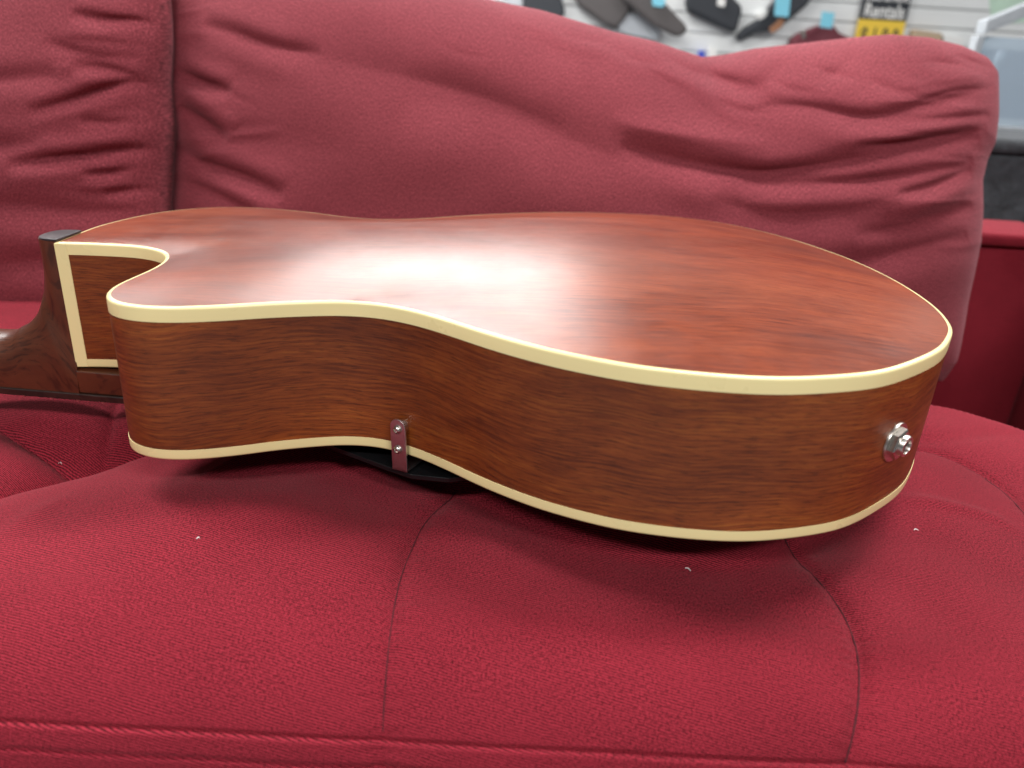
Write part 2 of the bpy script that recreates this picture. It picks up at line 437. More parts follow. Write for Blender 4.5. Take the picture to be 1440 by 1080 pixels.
# output jack
jp, jn = side_hit(1257, 621)
jack = mesh('output_jack', [jp, jp+[.0001, 0, 0], jp+[0, 0, .0001]], [(0, 1, 2)], M['dark'], G) if False else None
jack = lathe('output_jack', jp-jn*.002, jn, [(.0088, 0), (.0088, .0026), (.0082, .0030), (.0070, .0030)], M['nickel'], G)
nut_ = lathe('hex_nut', jp, jn, [(.0078, .0012), (.0078, .0036), (.0070, .0042), (.0048, .0042)], M['nickel'], jack, sides=6)
lathe('barrel', jp, jn, [(.0052, .001), (.0052, .0060), (.0049, .0065), (.0037, .0065), (.0035, .0060), (.0035, .002)], M['nickel'], jack)
lathe('socket_bore', jp, jn, [(.0034, .0015), (.0034, .0045)], M['dark'], jack)  # near-black plug; its colour stands for the shade inside the jack
lathe('lock_washer', jp, jn, [(.0100, .0), (.0100, .0007), (.0098, .0012), (.007, .0012)], M['nickel'], jack)
# pickguard bracket
bp, bn = side_hit(571, 604)
OFF = .0045
pl0 = bp+bn*OFF; 
a_, b_, n_ = frame(bn)
cT = on_plane(559, 604, pl0, bn); cB = on_plane(559.5, 632, pl0, bn); cE = on_plane(562, 662, pl0, bn)
zdir = np.array([0, 0, 1.]); hwid = .0046
axis = (cT-cE); axis -= bn*(axis@bn); axis /= np.linalg.norm(axis); lat = np.cross(axis, bn)
poly = []
top_c = cT
for a in np.linspace(0, math.pi, 15): poly.append(top_c+lat*hwid*math.cos(a)+axis*(.0010+hwid*math.sin(a)))
low = cE
poly += [low-lat*hwid, low+lat*hwid]
bracket = prism('pickguard_bracket', poly, -bn, .0013, M['satinmetal'], G, .00025)
flp = [low+lat*hwid, low-lat*hwid, low-lat*hwid-bn*.03, low+lat*hwid-bn*.03]
prism('bent_foot', flp, axis, .0013, M['satinmetal'], bracket, .0002)
lathe('standoff', cT-bn*(OFF+.001), bn, [(.0038, 0), (.0038, OFF)], M['nickel'], bracket, 20)
for c in (cT, cB):
    sc = lathe('screw', c, bn, [(.0024, 0), (.0023, .0006), (.0019, .0013), (.0011, .0017), (.0009, .0012), (0, .0011)], M['nickel'], bracket, 20)
# pickguard: floats below the face, its corner comes out past the waist
pgz = low[2]-.0012
pgp = [on_z(690, 692, pgz)[:2], on_z(640, 690, pgz)[:2], on_z(590, 690, pgz)[:2], on_z(575, 680, pgz)[:2]]
pgo = [(-.020, .352), (-.046, .339), (-.062, .343), (-.075, .354), (-.105, .375), (-.15, .405), (-.21, .432), (-.235, .440), (-.225, .425), (-.10, .4), (.0, .372)]
pgo = [(-.012, .3475), (-.030, .3405), (-.050, .3420), (-.066, .3500), (-.105, .372), (-.15, .40), (-.20, .428), (-.20, .432), (-.03, .432), (.02, .40), (.015, .365)]
prism('pickguard', [(x, y, pgz) for x, y in pgo], (0, 0, -1), .0028, M['black'], G, .0004)

# ================================================================== SOFA
sofa = empty('sofa', (-.1, .5, FLOOR), 'crimson fabric sofa with a tufted stitched seat beneath the guitar', 'sofa')
ZB = -.030
# seams and tucks of the seat, traced on the seat plane
def trace(P, z=ZB): return np.array([on_z(x, y, z)[:2] for x, y in P])
seams = [  # (pixels, depth, width, sharp depth, sharp width)
  ([(640, 690), (600, 735), (580, 775), (563, 820), (552, 870), (543, 920), (534, 975), (524, 1045), (516, 1100)], .0025, .012, .0014, .003),
  ([(1060, 725), (1105, 760), (1135, 790), (1165, 830), (1190, 870), (1208, 920), (1218, 970), (1224, 1030), (1226, 1085), (1226, 1130)], .0055, .020, .0018, .003),
  ([(1240, 632), (1290, 637), (1330, 646), (1375, 666), (1410, 690), (1440, 722), (1475, 775), (1500, 830)], .008, .028, .0018, .003),
  ([(-120, 545), (-40, 588), (0, 605), (45, 622), (95, 638)], .020, .030, .002, .0022),
  ([(-120, 745), (0, 690), (42, 668), (88, 655), (140, 642), (190, 634), (260, 630), (400, 632), (500, 640), (560, 652), (605, 678), (660, 690), (800, 722), (930, 745), (1105, 760)], .024, .026, .001, .003),
  ([(95, 652), (122, 645), (135, 622), (150, 592), (165, 566), (185, 530)], .012, .028, .0015, .0022),
]
wr = [([(1262, 704), (1300, 703), (1350, 711), (1400, 722), (1440, 738)], .0022, .006), ([(1200, 590), (1300, 612), (1400, 606), (1440, 612)], -.002, .008),
      ([(1150, 700), (1250, 790), (1330, 900), (1380, 1000)], -.0012, .02), ([(0, 760), (60, 715), (110, 690)], .0015, .008), ([(250, 800), (420, 720), (560, 700)], -.003, .04),
      ([(860, 800), (960, 790), (1080, 800)], -.002, .03)]
YF = .268                                            # where the seat starts to roll over its front edge
RR = .068
def seat_height(P):
    h = np.full(len(P), ZB)
    for px, dp, wd, sd, sw in seams:
        d, pos = seg_dist(P, catmull(trace(px, ZB-dp*.9-sd), .006))
        tp = np.ones(len(P))
        h -= tp*(dp*np.exp(-d/wd)+sd*np.exp(-(d/sw)**2))+.00016*(np.sin(pos*len(px)*21)+np.sin(pos*len(px)*8.3))*np.exp(-((d-.005)/.004)**2)
    for px, dp, wd in wr:
        d, pos = seg_dist(P, catmull(trace(px), .01)); h += dp*np.exp(-(d/wd)**2)*np.sin(np.pi*np.clip(pos, 0.02, .98))**.6
    x, y = P[:, 0], P[:, 1]
    h += .020*np.exp(-((x-.02)/.16)**2-((y-.50)/.10)**2)      # pressed up against the face under the body
    h += .010*np.exp(-((x+.14)/.085)**2-((y-.315)/.05)**2)     # puff in front of the horn
    h += .005*np.exp(-((x+.27)/.09)**2-((y-.52)/.08)**2)
    h -= .010*np.clip((y-.55)/.2, 0, 1)
    ins = inside(P, ring); db, _ = seg_dist(P, np.vstack([ring[::4], ring[:1]]))
    wgt = np.where(ins, np.clip((db-.022)/.045, 0, 1), 0); wgt = wgt*wgt*(3-2*wgt)
    h = h*(1-wgt)+np.maximum(h, -.0150)*wgt                     # the cushion bears on the domed face
    # crown falls away towards the arm
    ed = catmull(np.array([on_z(a, b, ZB-.004)[:2] for a, b in [(1300, 574), (1340, 582), (1380, 592), (1420, 604), (1460, 622), (1530, 665), (1600, 740)]]), .01)
    d, pos = seg_dist(P, ed)
    e = ed[-1]-ed[0]; side_ = (P-ed[0])@np.array([e[1], -e[0]])
    far = np.sign((P[:, 0]-np.interp(P[:, 1], ed[::-1, 1], ed[::-1, 0])))
    far = np.where(P[:, 1] > ed[0, 1], 1*(P[:, 0] > ed[0, 0]), far)
    h -= np.where(far > 0, np.minimum(.25, 14*d**1.4), 0)
    h += .0007*np.sin(x*31+y*17)*np.sin(y*41-x*9)+.0005*np.sin(x*83+1.3)*np.sin(y*67+.4)
    return h
AXX_ = .655
xs = np.concatenate([np.arange(-1.05, -.46, .012), np.arange(-.46, .44, .0022), np.arange(.44, AXX_, .008)])
ys = np.concatenate([np.arange(YF, .60, .0022), np.arange(.60, .897, .010)])
# profile rows: front face up, round the edge, then the top
arcn = 34; rows = []
for k, zz in enumerate(np.linspace(-.33, -RR-.03-.002, 14)): rows.append(('f', zz))
V, U = [], []
nx = len(xs)
top_y = ys
Pt = np.array([(x, y) for y in top_y for x in xs]); Ht = seat_height(Pt).reshape(len(top_y), nx)
Pe = np.array([(x, YF) for x in xs]); He = seat_height(Pe)
# fine shape of the felled seam that runs along the front edge
ths_ = np.linspace(0, 90, 181); welt = np.zeros(nx)
for k_, x_ in enumerate(xs):                           # angle on the roll at which the front seam runs (traced)
    pj = to_px(np.column_stack([np.full(181, x_), YF-RR*np.sin(np.radians(ths_)), ZB-RR+RR*np.cos(np.radians(ths_))]))
    welt[k_] = np.radians(ths_[np.argmin(np.abs(pj[:, 1]-(1017+.053*np.clip(pj[:, 0], -300, 1800))))])
welt = np.convolve(np.pad(welt, 20, mode='edge'), np.ones(41)/41, 'valid')
allrows = []
for zz in np.linspace(-.36, ZB-RR-.004, 10):
    allrows.append(np.column_stack([xs, np.full(nx, YF-RR), np.full(nx, zz)]))
for th in np.linspace(90, 1.0, 170):
    t = R(th)
    # crease detail of the roll: seams continue over the edge by sampling the height at the matching arc length
    arcl = RR*(math.pi/2-0)-RR*(math.pi/2-t) if False else RR*t
    Ps = np.array([(x, YF-arcl) for x in xs]); 
    hh = seat_height(Ps)-ZB
    rr = RR+hh*1.0
    ramp_ = 1.0
    y = YF-np.sin(t)*rr; z = ZB-RR+np.cos(t)*rr
    # welt: raised felled edge with a stitch groove below it
    s_ = (t-welt)*RR
    lift = .0019/(1+np.exp(-np.clip(s_/.00022, -60, 60)))*np.exp(-np.clip(s_, 0, 1)/.035)
    groove = -.0013*np.exp(-((s_-.0088)/.0008)**2)*(.7+.3*np.sin(xs*1450))
    pre = -.0014*np.exp(-((s_+.0008)/.0007)**2)
    ex = lift+groove+pre
    y -= np.sin(t)*ex; z += np.cos(t)*ex
    allrows.append(np.column_stack([xs, y, z]))
for i in range(len(top_y)):
    allrows.append(np.column_stack([xs, np.full(nx, top_y[i]), Ht[i]]))
V = np.vstack(allrows); nrw = len(allrows)
dl = np.concatenate([np.zeros((1, nx)), np.cumsum(np.linalg.norm(np.diff(np.array(allrows), axis=0), axis=2), axis=0)])
U = np.stack([np.broadcast_to(xs, (nrw, nx)), np.broadcast_to(dl.mean(1)[:, None], (nrw, nx))], -1).reshape(-1, 2)
seat = mesh('seat', V, grid_faces(nrw, nx), M['seat'], sofa, uv=U)
bm = bmesh.new(); bm.from_mesh(seat.data); bmesh.ops.recalc_face_normals(bm, faces=bm.faces)
if sum(f.normal.z for f in bm.faces) < 0: bmesh.ops.reverse_faces(bm, faces=bm.faces)
bm.to_mesh(seat.data); bm.free()

M['thread'] = plain('dark_crimson_thread', (.06, .003, .008), .95, noise=.3, scale=900)  # dark cord colour stands in for the shadow in the seam grooves
def surf(p):
    if p[1] >= YF: return np.array([p[0], p[1], seat_height(np.array([p]))[0]])
    t = min((YF-p[1])/RR, math.pi/2); r = RR+seat_height(np.array([p]))[0]-ZB
    return np.array([p[0], YF-math.sin(t)*r, ZB-RR+math.cos(t)*r])
for k_ in (0, 1, 2):
    px, dp, wd, sd, sw = seams[k_]
    L = catmull(trace(px, ZB-dp*.9-sd), .004); L = L[L[:, 1] > YF-RR*np.interp(L[:, 0], xs, welt)]
    C = np.array([surf(p) for p in L]); V = []
    for i, c in enumerate(C):
        t = C[min(i+1, len(C)-1)]-C[max(i-1, 0)]; t /= np.linalg.norm(t); a = np.cross(t, [0, .5, .85]); a /= np.linalg.norm(a); b = np.cross(t, a)
        rad = (.00030, .00042, .00042)[k_]*(1+.15*math.sin(i*2.1)); c = c+np.array([0, -.0002, .00035])
        for j in range(6): V.append(c+(a*math.cos(j*math.pi/3)+b*math.sin(j*math.pi/3))*rad)
    mesh('seam', V, grid_faces(len(C), 6, cv=True), M['thread'], seat)  # cord laid in the groove to draw its shadow line

def upholstered(name, lo, hi, bev, parent, mat, cell=.02):
    o = box(name, lo, hi, mat, parent)
    l = o.data.uv_layers.new(name='UVMap')
    for p in o.data.polygons:
        ax = max(range(3), key=lambda i: abs(p.normal[i])); ij = [i for i in range(3) if i != ax]
        for li in p.loop_indices:
            c = o.data.vertices[o.data.loops[li].vertex_index].co; l.data[li].uv = (c[ij[0]], c[ij[1]])
    bevel(o, bev, 4); o.data.polygons.foreach_set('use_smooth', [True]*len(o.data.polygons))
    return o
AXX = .66
FRY = .90; yn = np.array([0, 1., 0])
ft = on_plane(1410, 328, (0, FRY, 0), yn)[2]; fd = on_z(1410, 309, ft)[1]
upholstered('arm', (AXX, .20, FLOOR+.06), (AXX+.16, FRY+.03, .036), .012, sofa, M['seat'])
arm_top = upholstered('arm_top', (AXX-.006, .19, .0345), (AXX+.17, FRY+.02, .0435), .006, sofa, M['seat'])
upholstered('back_frame', (-1.05, FRY, FLOOR+.06), (AXX-.002, fd-.004, ft-.016), .006, sofa, M['seat'])
upholstered('back_rail', (-1.05, FRY-.007, ft-.0155), (AXX-.002, fd, ft), .005, sofa, M['seat'])
upholstered('base', (-1.05, .192, FLOOR+.06), (AXX-.002, FRY-.002, -.335), .01, sofa, M['seat'])
for x in (-1.0, .74):
    for y in (.24, .98):
        lathe('leg', (x, y, FLOOR), (0, 1e-4, 1), [(.018, 0), (.026, .075)], M['black'], sofa, 16)

# ================================================================== loose back cushions
def cushion(name, label, xl, xr, zt, zb, y0, lean, thick, folds, bulge=0., nexp=3.2, ns=430, nt=230, extra=None):
    """xl/xr: functions of height t, zt: function of s; front sheet bulges to the camera"""
    th = (1-np.cos(np.pi*np.linspace(0, 1, ns)))/2; tt = (1-np.cos(np.pi*np.linspace(0, 1, nt)))/2
    th = .55*th+.45*np.linspace(0, 1, ns); tt = .55*tt+.45*np.linspace(0, 1, nt)
    s, t = np.meshgrid(th, tt, indexing='ij'); s = s.ravel(); t = t.ravel()
    x = xl(t)*(1-s)+xr(t)*s; z = zb+(zt(s)-zb)*t
    es = np.power(np.clip(1-np.abs(2*s-1)**(nexp*2.2), 0, 1), 1/2.2); et = np.power(np.clip(1-np.abs(2*t-1)**(nexp*1.5), 0, 1), 1/2.)
    f = es*et
    mid = y0+lean*(z-PZ0)
    crown = bulge*np.sin(np.pi*np.clip(s, 0, 1))*np.sin(np.pi*t)
    Fv = np.column_stack([x, mid-thick*f-crown*f, z]); Bv = np.column_stack([x, mid+thick*f*.8, z])
    px = to_px(Fv); dy = np.zeros(len(Fv))
    for P, wd, amp in folds:
        L = catmull(np.array(P, float), 16); d, pos = seg_dist(px, L)
        tap = np.clip(np.sin(np.pi*np.clip(pos, 0, 1)), 0, 1)**.55
        e0 = np.clip(pos/.25, 0, 1) if len(P) else 1
        q = (d/wd)**2
        dy += .92*amp*tap*(.55*np.exp(-q)+.6*np.exp(-np.sqrt(q+.01)*1.25)-.40*np.exp(-((d-2.1*wd)/(1.5*wd))**2))
    dy += .0012*np.sin(px[:, 0]*.021+px[:, 1]*.011)*np.sin(px[:, 1]*.037-px[:, 0]*.006)
    Fv[:, 1] += dy*np.clip(f*1.3, 0, 1)
    # small vertical roll where a fold meets the rim, so that the outline wavers
    Fv[:, 2] += .25*dy*np.clip(f, 0, 1)
    nV = len(Fv); gf = grid_faces(ns, nt)
    V = np.vstack([Fv, Bv]); Fc = [fc for fc in gf]+[tuple(i+nV for i in fc[::-1]) for fc in gf]
    uv = np.vstack([np.column_stack([x, z]), np.column_stack([x, z+1])])
    o = mesh(name, V, Fc, M['pillow'], None, uv=uv, origin=(float(x.mean()), y0, zb))
    bm = bmesh.new(); bm.from_mesh(o.data); bmesh.ops.remove_doubles(bm, verts=bm.verts, dist=1e-5); bmesh.ops.recalc_face_normals(bm, faces=bm.faces)
    bm.to_mesh(o.data); bm.free()
    return tag(o, label, 'cushion', 'loose back cushions of the sofa')
PY = .80; LEAN = .28; PZ0 = -.045; PZB = -.105
pn = np.array([0, 1, -LEAN]); pn = pn/np.linalg.norm(pn); pp0 = np.array([0, PY, PZ0])
def P3(x, y): return on_plane(x, y, pp0, pn)
topc = np.array([P3(*p)[[0, 2]] for p in [(236, -75), (300, -62), (420, -45), (560, -25), (640, -14), (700, 2), (760, 14), (860, 44), (920, 58), (960, 72), (987, 80), (1015, 77), (1060, 68), (1130, 60), (1200, 52), (1250, 48), (1300, 52), (1345, 63), (1380, 78), (1401, 100)]])
rgt = np.array([P3(*p)[[0, 2]] for p in [(1312, 620), (1315, 560), (1340, 500), (1352, 420), (1368, 340), (1371, 300), (1370, 260), (1377, 232), (1388, 210), (1393, 180), (1397, 140), (1402, 110)]])
lft = np.array([P3(*p)[[0, 2]] for p in [(246, 560), (243, 400), (242, 300), (246, 255), (247, 215), (250, 170), (243, 140), (242, 100), (244, 60), (242, 20), (236, -75)]])
def fn_edge(E):
    o = np.argsort(E[:, 1]); z_, x_ = E[o, 1], E[o, 0]; lo, hi = PZB, E[:, 1].max()
    return lambda t: np.interp(lo+np.asarray(t)*(hi-lo), z_, x_)
s_top = (topc[:, 0]-topc[0, 0])/(topc[-1, 0]-topc[0, 0])
folds_main = [  # valleys are +, ridges -, in metres; px width
  ([(985, 90), (1010, 108), (1040, 122), (1080, 128)], 14, .010), ([(930, 75), (985, 105), (1040, 120)], 9, .005),
  ([(870, 210), (960, 232), (1050, 246), (1130, 240), (1230, 222), (1320, 205), (1378, 195)], 16, .012),
  ([(1040, 262), (1110, 262), (1200, 258), (1290, 245), (1368, 228)], 13, .011),
  ([(1060, 150), (1130, 152), (1220, 165), (1310, 148), (1398, 122)], 12, .008),
  ([(1180, 174), (1280, 172), (1392, 160)], 9, .005), ([(1200, 205), (1290, 200), (1388, 183)], 10, .006),
  ([(1260, 272), (1310, 262), (1366, 240)], 8, .007), ([(1200, 330), (1280, 318), (1368, 290)], 12, .005), ([(1150, 380), (1250, 360), (1360, 330)], 18, .006),
  ([(1340, 75), (1372, 88), (1400, 98)], 7, .006), ([(1300, 85), (1350, 92), (1396, 108)], 8, .004),
  ([(285, 35), (330, 48), (380, 66), (450, 80)], 12, .006), ([(246, 100), (285, 118), (325, 130)], 9, .008), ([(250, 150), (290, 175), (318, 198)], 10, .008),
  ([(246, 205), (280, 230), (340, 250), (400, 275)], 11, .009), ([(244, 250), (300, 272), (360, 300)], 12, .006), ([(400, 70), (560, 110), (700, 150), (800, 190)], 34, .007),
  ([(560, 140), (700, 165), (840, 215), (960, 260)], 40, .008), ([(800, 40), (880, 75), (940, 115), (990, 135)], 16, .004), ([(1000, 280), (1100, 300), (1250, 290)], 22, .006),
  ([(250, 320), (330, 330), (420, 350)], 18, .006), ([(700, 20), (820, 60), (930, 100), (1000, 130)], 13, -.004), ([(860, 170), (960, 185), (1080, 200)], 16, -.006),
  ([(1200, 62), (1190, 90), (1150, 120)], 10, .003), ([(1120, 75), (1090, 100), (1060, 130)], 12, .003)]
def tension(n, x_edge, sgn, y0, y1, ln, seed):
    r = random.Random(seed); out = []
    for i in range(n):
        y = y0+(y1-y0)*(i+r.random())/n; L = ln*(.4+r.random()); xe = x_edge(y)-sgn*r.uniform(2, 30); sl = r.uniform(-.25, .35)
        out.append(([(xe, y), (xe+sgn*L*.5, y+sl*L*.3+r.uniform(-5, 5)), (xe+sgn*L, y+sl*L*.7+r.uniform(-8, 8))], r.uniform(3.5, 7), r.choice([1, 1, -1])*r.uniform(.0004, .0011)))
    return out
folds_main += tension(17, lambda y: np.interp(y, [100, 230, 330, 500], [1396, 1376, 1368, 1340]), -1, 80, 340, 150, 3)
folds_main += tension(9, lambda y: 248, 1, 10, 330, 130, 7)
folds_main += [([(x, y), (x+30, y+14), (x+70, y+20)], 6, a) for x, y, a in [(780, 40, .002), (860, 70, .002), (1010, 140, .003), (1080, 110, .002), (1140, 90, .002), (1220, 110, .002), (620, 60, .0008)]]
cushion('back_cushion', 'wide crimson back cushion with a sagging top edge, leaning behind the guitar body', fn_edge(lft), fn_edge(rgt),
        lambda s: np.interp(s, s_top, topc[:, 1]), PZB, PY, LEAN, .075, folds_main, .045)
# left cushion
pp0 = np.array([0, PY-.06, PZ0])
ltop = np.array([P3(*p)[[0, 2]] for p in [(-420, -150), (-200, -120), (0, -100), (150, -85), (236, -70)]])
lr = np.array([P3(*p)[[0, 2]] for p in [(240, 560), (238, 400), (235, 300), (237, 240), (241, 180), (235, 120), (237, 60), (231, -70)]])
ll = np.array([P3(*p)[[0, 2]] for p in [(-420, 560), (-430, 250), (-420, -150)]])
ls = (ltop[:, 0]-ltop[0, 0])/(ltop[-1, 0]-ltop[0, 0])
folds_left = [([(100, 20), (150, 28), (200, 32), (246, 38)], 8, .008), ([(100, 93), (150, 97), (198, 108)], 8, .007), ([(40, 158), (100, 142), (160, 122), (205, 118), (246, 128)], 8, .008),
  ([(110, 172), (150, 175), (190, 172)], 8, .004), ([(10, 232), (60, 226), (120, 220), (190, 212), (245, 212)], 9, .009), ([(115, 243), (150, 243), (188, 240)], 7, .006),
  ([(145, 272), (190, 268), (244, 268)], 7, .006), ([(-100, 200), (0, 205), (60, 200)], 12, .004), ([(-100, 300), (0, 290), (100, 300), (200, 296)], 18, .005), ([(60, 60), (120, 76), (200, 84)], 10, .004),
  ([(204, -70), (203, 60), (196, 160), (192, 260), (190, 340), (190, 420)], 2.2, .0022), ([(-60, 120), (20, 110), (80, 105)], 14, .004), ([(-40, 380), (60, 370), (160, 380)], 20, .006)]
folds_left += tension(16, lambda y: 200, -1, 10, 330, 120, 11)+tension(12, lambda y: 204, 1, 10, 320, 40, 5)
cushion('back_cushion', 'crimson back cushion with a stitched side seam, behind the guitar neck', fn_edge(ll), fn_edge(lr),
        lambda s: np.interp(s, ls, ltop[:, 1]), PZB, PY-.06, LEAN, .075, folds_left, .03, ns=330, nt=200)

# ================================================================== lint on the seat
M['lint'] = plain('white_lint', (.8, .78, .76), .9)
dg = bpy.context.evaluated_depsgraph_get()
def seat_hit(x, y):
    d = ray(x, y); ts = np.arange(.2, .9, .0008); Q = CAM+d*ts[:, None]
    hit = Q[:, 2] < seat_height(Q[:, :2]); hit &= Q[:, 1] > YF-.01
    return Q[np.argmax(hit)]
for x, y, L, ang, lab in [(85, 652, .0008, 0, 'tiny white lint fleck in the tuft beside the guitar neck'), (279, 758, .0006, .6, 'tiny white lint speck on the seat in front of the cutaway horn'),
                     (967, 801, .0011, 2.3, 'short white thread on the seat below the lower bout'), (1288, 746, .0009, .2, 'curled white lint crumb on the seat beside the output jack end')]:
    q = seat_hit(x, y); V = []
    pts = [q+np.array([math.cos(ang)*L*(k-1.5), math.sin(ang)*L*(k-1.5)+.0006*math.sin(k*1.4), .0003+.0004*math.sin(k*1.1)]) for k in range(4)]
    for p in pts:
        for a in range(6): V.append(p+np.array([-math.sin(ang)*math.cos(a*math.pi/3), math.cos(ang)*math.cos(a*math.pi/3), math.sin(a*math.pi/3)])*.0003)
    tag(mesh('lint', V, grid_faces(4, 6, cv=True)+[tuple(range(5, -1, -1)), tuple(range(18, 24))], M['lint'], None, origin=q), lab, 'lint')

# ================================================================== behind the sofa, out of focus
M['carpet'] = plain('charcoal_carpet_covering', (.050, .055, .062), .95, noise=.95, scale=70, bump=.004)
M['trim'] = plain('black_vinyl', (.02, .021, .024), .5, noise=.2)
cab_y = 1.16
pc = lambda x, y, yy: on_plane(x, y, (0, yy, 0), np.array([0, 1., 0]))
a = pc(1362, 214, cab_y); b2 = pc(1375, 320, cab_y)
cab = empty('speaker_cabinet', (a[0]+.3, cab_y+.15, FLOOR), 'charcoal carpet-covered speaker cabinet standing behind the sofa arm', 'speaker cabinet')
box('body', (a[0], cab_y, FLOOR), (a[0]+.6, cab_y+.36, a[2]), M['carpet'], cab, .008)
box('lid', (a[0]-.004, cab_y-.006, a[2]+.0005), (a[0]+.604, cab_y+.366, a[2]+.022), M['carpet'], cab, .008)

M['glass'] = newmat('case_glass')[0]
_b = M['glass'].node_tree.nodes['Principled BSDF']; _b.inputs['Base Color'].default_value = (.62, .74, .86, 1); _b.inputs['Roughness'].default_value = .08
_b.inputs['Transmission Weight'].default_value = .55; _b.inputs['IOR'].default_value = 1.2
M['alu'] = plain('pale_aluminium', (.62, .66, .70), .35, .6, .05)
M['bluegrey'] = plain('blue_grey_board', (.10, .14, .20), .5, noise=.25, scale=9)
cy = 1.9
q0 = pc(1340, 195, cy); q1 = pc(1352, 60, cy)
case = empty('display_case', (q0[0]+.4, cy+.2, FLOOR), 'blue-grey glass display case with a pale frame behind the speaker cabinet', 'display case')
lx = q0[0]
zc0 = q0[2]; zc1 = pc(1370, 50, cy)[2]
box('plinth', (lx, cy, FLOOR), (lx+.9, cy+.5, zc0), M['bluegrey'], case, .004)
box('bottom_rail', (lx, cy-.01, zc0+.0005), (lx+.9, cy+.02, zc0+.035), M['alu'], case, .003)
box('back_board', (lx+.01, cy+.47, zc0+.04), (lx+.89, cy+.49, zc1), M['bluegrey'], case)
box('front_pane', (lx+.01, cy, zc0+.036), (lx+.89, cy+.006, zc1), M['glass'], case)
tl = pc(1336, 66, cy); tr = pc(1445, 22, cy); sl_ = (tr[2]-tl[2])/(tr[0]-tl[0])
zr = lambda x: tl[2]+sl_*(x-tl[0])
prism('top_rail', [(lx, cy-.01, zr(lx)), (lx+.5, cy-.01, zr(lx+.5)), (lx+.5, cy-.01, zr(lx+.5)+.03), (lx, cy-.01, zr(lx)+.03)], (0, 1, 0), .04, M['alu'], case, .002)
for xx in (lx-.012, lx+.17): box('upright', (xx, cy-.012, zc0+.036), (xx+.016, cy+.02, zc1), M['alu'], case, .002)
# slim bright rods stand in for white reflection streaks in the case glass
for k, (xx, z0_, z1_) in enumerate([(.075, .06, .17), (.10, .10, .20)]):
    streak = lathe('hanging_rod', (lx+xx, cy+.1, zc0+z0_), (0.15, 0.0001, 1), [(.004, 0), (.006, (z1_-z0_)*.7), (.011, (z1_-z0_)*.75), (.011, z1_-z0_)], M['alu'], None, 12)
    tag(streak, ['slim pale metal rod standing low inside the glass display case', 'slim pale metal rod standing higher inside the glass display case'][k], 'rod')

def wp(x, y, off=.0): return pc(x, y, WY-off)
def wall_poly(name, px, off, th, mat, parent=None, bev=.004, origin=None):
    P = [wp(x, y, off+th) for x, y in px]
    return prism(name, P, (0, 1, 0), th, mat, parent, bev, origin)
M['bagblack'] = plain('black_nylon', (.030, .034, .042), .65, noise=.2)
M['baggrey'] = plain('grey_brown_nylon', (.095, .085, .085), .7, noise=.2)
M['bagred'] = plain('burgundy_nylon', (.17, .035, .05), .7, noise=.2)
M['tag'] = plain('cyan_card', (.22, .62, .78), .5, noise=.05)
M['paper'] = plain('white_paper', (.82, .82, .80), .6, noise=.03)
M['signblack'] = plain('sign_black', (.02, .024, .032), .5)
M['signyellow'] = plain('sign_yellow', (.85, .58, .06), .5, noise=.04)
M['tan'] = plain('tan_cardboard', (.50, .38, .26), .8)
M['orange'] = plain('wood_scroll', (.35, .16, .08), .5)
def bag(name, label, cat, px, mat, off, th, zc, group=None, bev=.02):
    cen = np.mean([wp(x, y, off) for x, y in px], 0)
    e = empty(name, tuple(cen), label, cat, group)
    wall_poly('shell', px, off, th, mat, e, bev)
    return e
b1 = bag('instrument_case', 'dark blue-black case hung beside the grey-brown pair on the slat wall', 'case', [(736, -60), (772, -55), (795, 14), (793, 24), (775, 30), (736, 20)], M['bagblack'], .002, .07, 0, 'cases hung on the slat wall')
wall_poly('pocket', [(708, -40), (733, -40), (735, 12), (712, 12)], .002, .04, M['alu'], b1, .004)
b2_ = bag('instrument_case', 'grey-brown case with a wide body, hung next to a slimmer one on the slat wall', 'case', [(770, -70), (880, -60), (893, -5), (884, 20), (868, 40), (850, 34), (815, 8)], M['baggrey'], .002, .07, 0, 'cases hung on the slat wall')
b3 = bag('instrument_case', 'slim grey-brown case slanting across the wide one, with a cyan tag', 'case', [(858, -40), (890, -50), (940, 8), (968, 38), (964, 48), (952, 52), (920, 36), (880, 2)], M['baggrey'], .075, .06, 0, 'cases hung on the slat wall')
b4 = bag('instrument_case', 'short black square-ended case hung between the slim cases on the slat wall', 'case', [(970, -20), (1010, -30), (1045, 10), (1043, 20), (1036, 46), (1020, 40), (968, 16), (965, 2)], M['bagblack'], .002, .07, 0, 'cases hung on the slat wall')
wall_poly('clasp', [(1010, -4), (1021, -2), (1019, 10), (1009, 8)], .0725, .012, M['paper'], b4, .002)
b5 = bag('instrument_case', 'long slim black case slanting upward beside the burgundy one, with a cyan tag', 'case', [(1036, 50), (1048, 38), (1068, 26), (1090, 0), (1110, -25), (1160, -25), (1135, 8), (1105, 32), (1082, 44), (1062, 46), (1040, 58)], M['bagblack'], .002, .06, 0, 'cases hung on the slat wall')
wall_poly('handle', [(1082, 40), (1098, 26), (1104, 27), (1100, 38), (1086, 47)], .0625, .01, M['orange'], b5, .002)
b6 = bag('instrument_case', 'burgundy round-shouldered case hung low on the slat wall under a cyan tag', 'case', [(1108, 80), (1112, 55), (1122, 47), (1150, 36), (1170, 30), (1182, 46), (1215, 60), (1215, 90)], M['bagred'], .002, .06, 0, 'cases hung on the slat wall')
wall_poly('zip_pull', [(1126, 42), (1132, 42), (1133, 54), (1128, 54)], .0625, .006, M['nickel'], b6, .001)
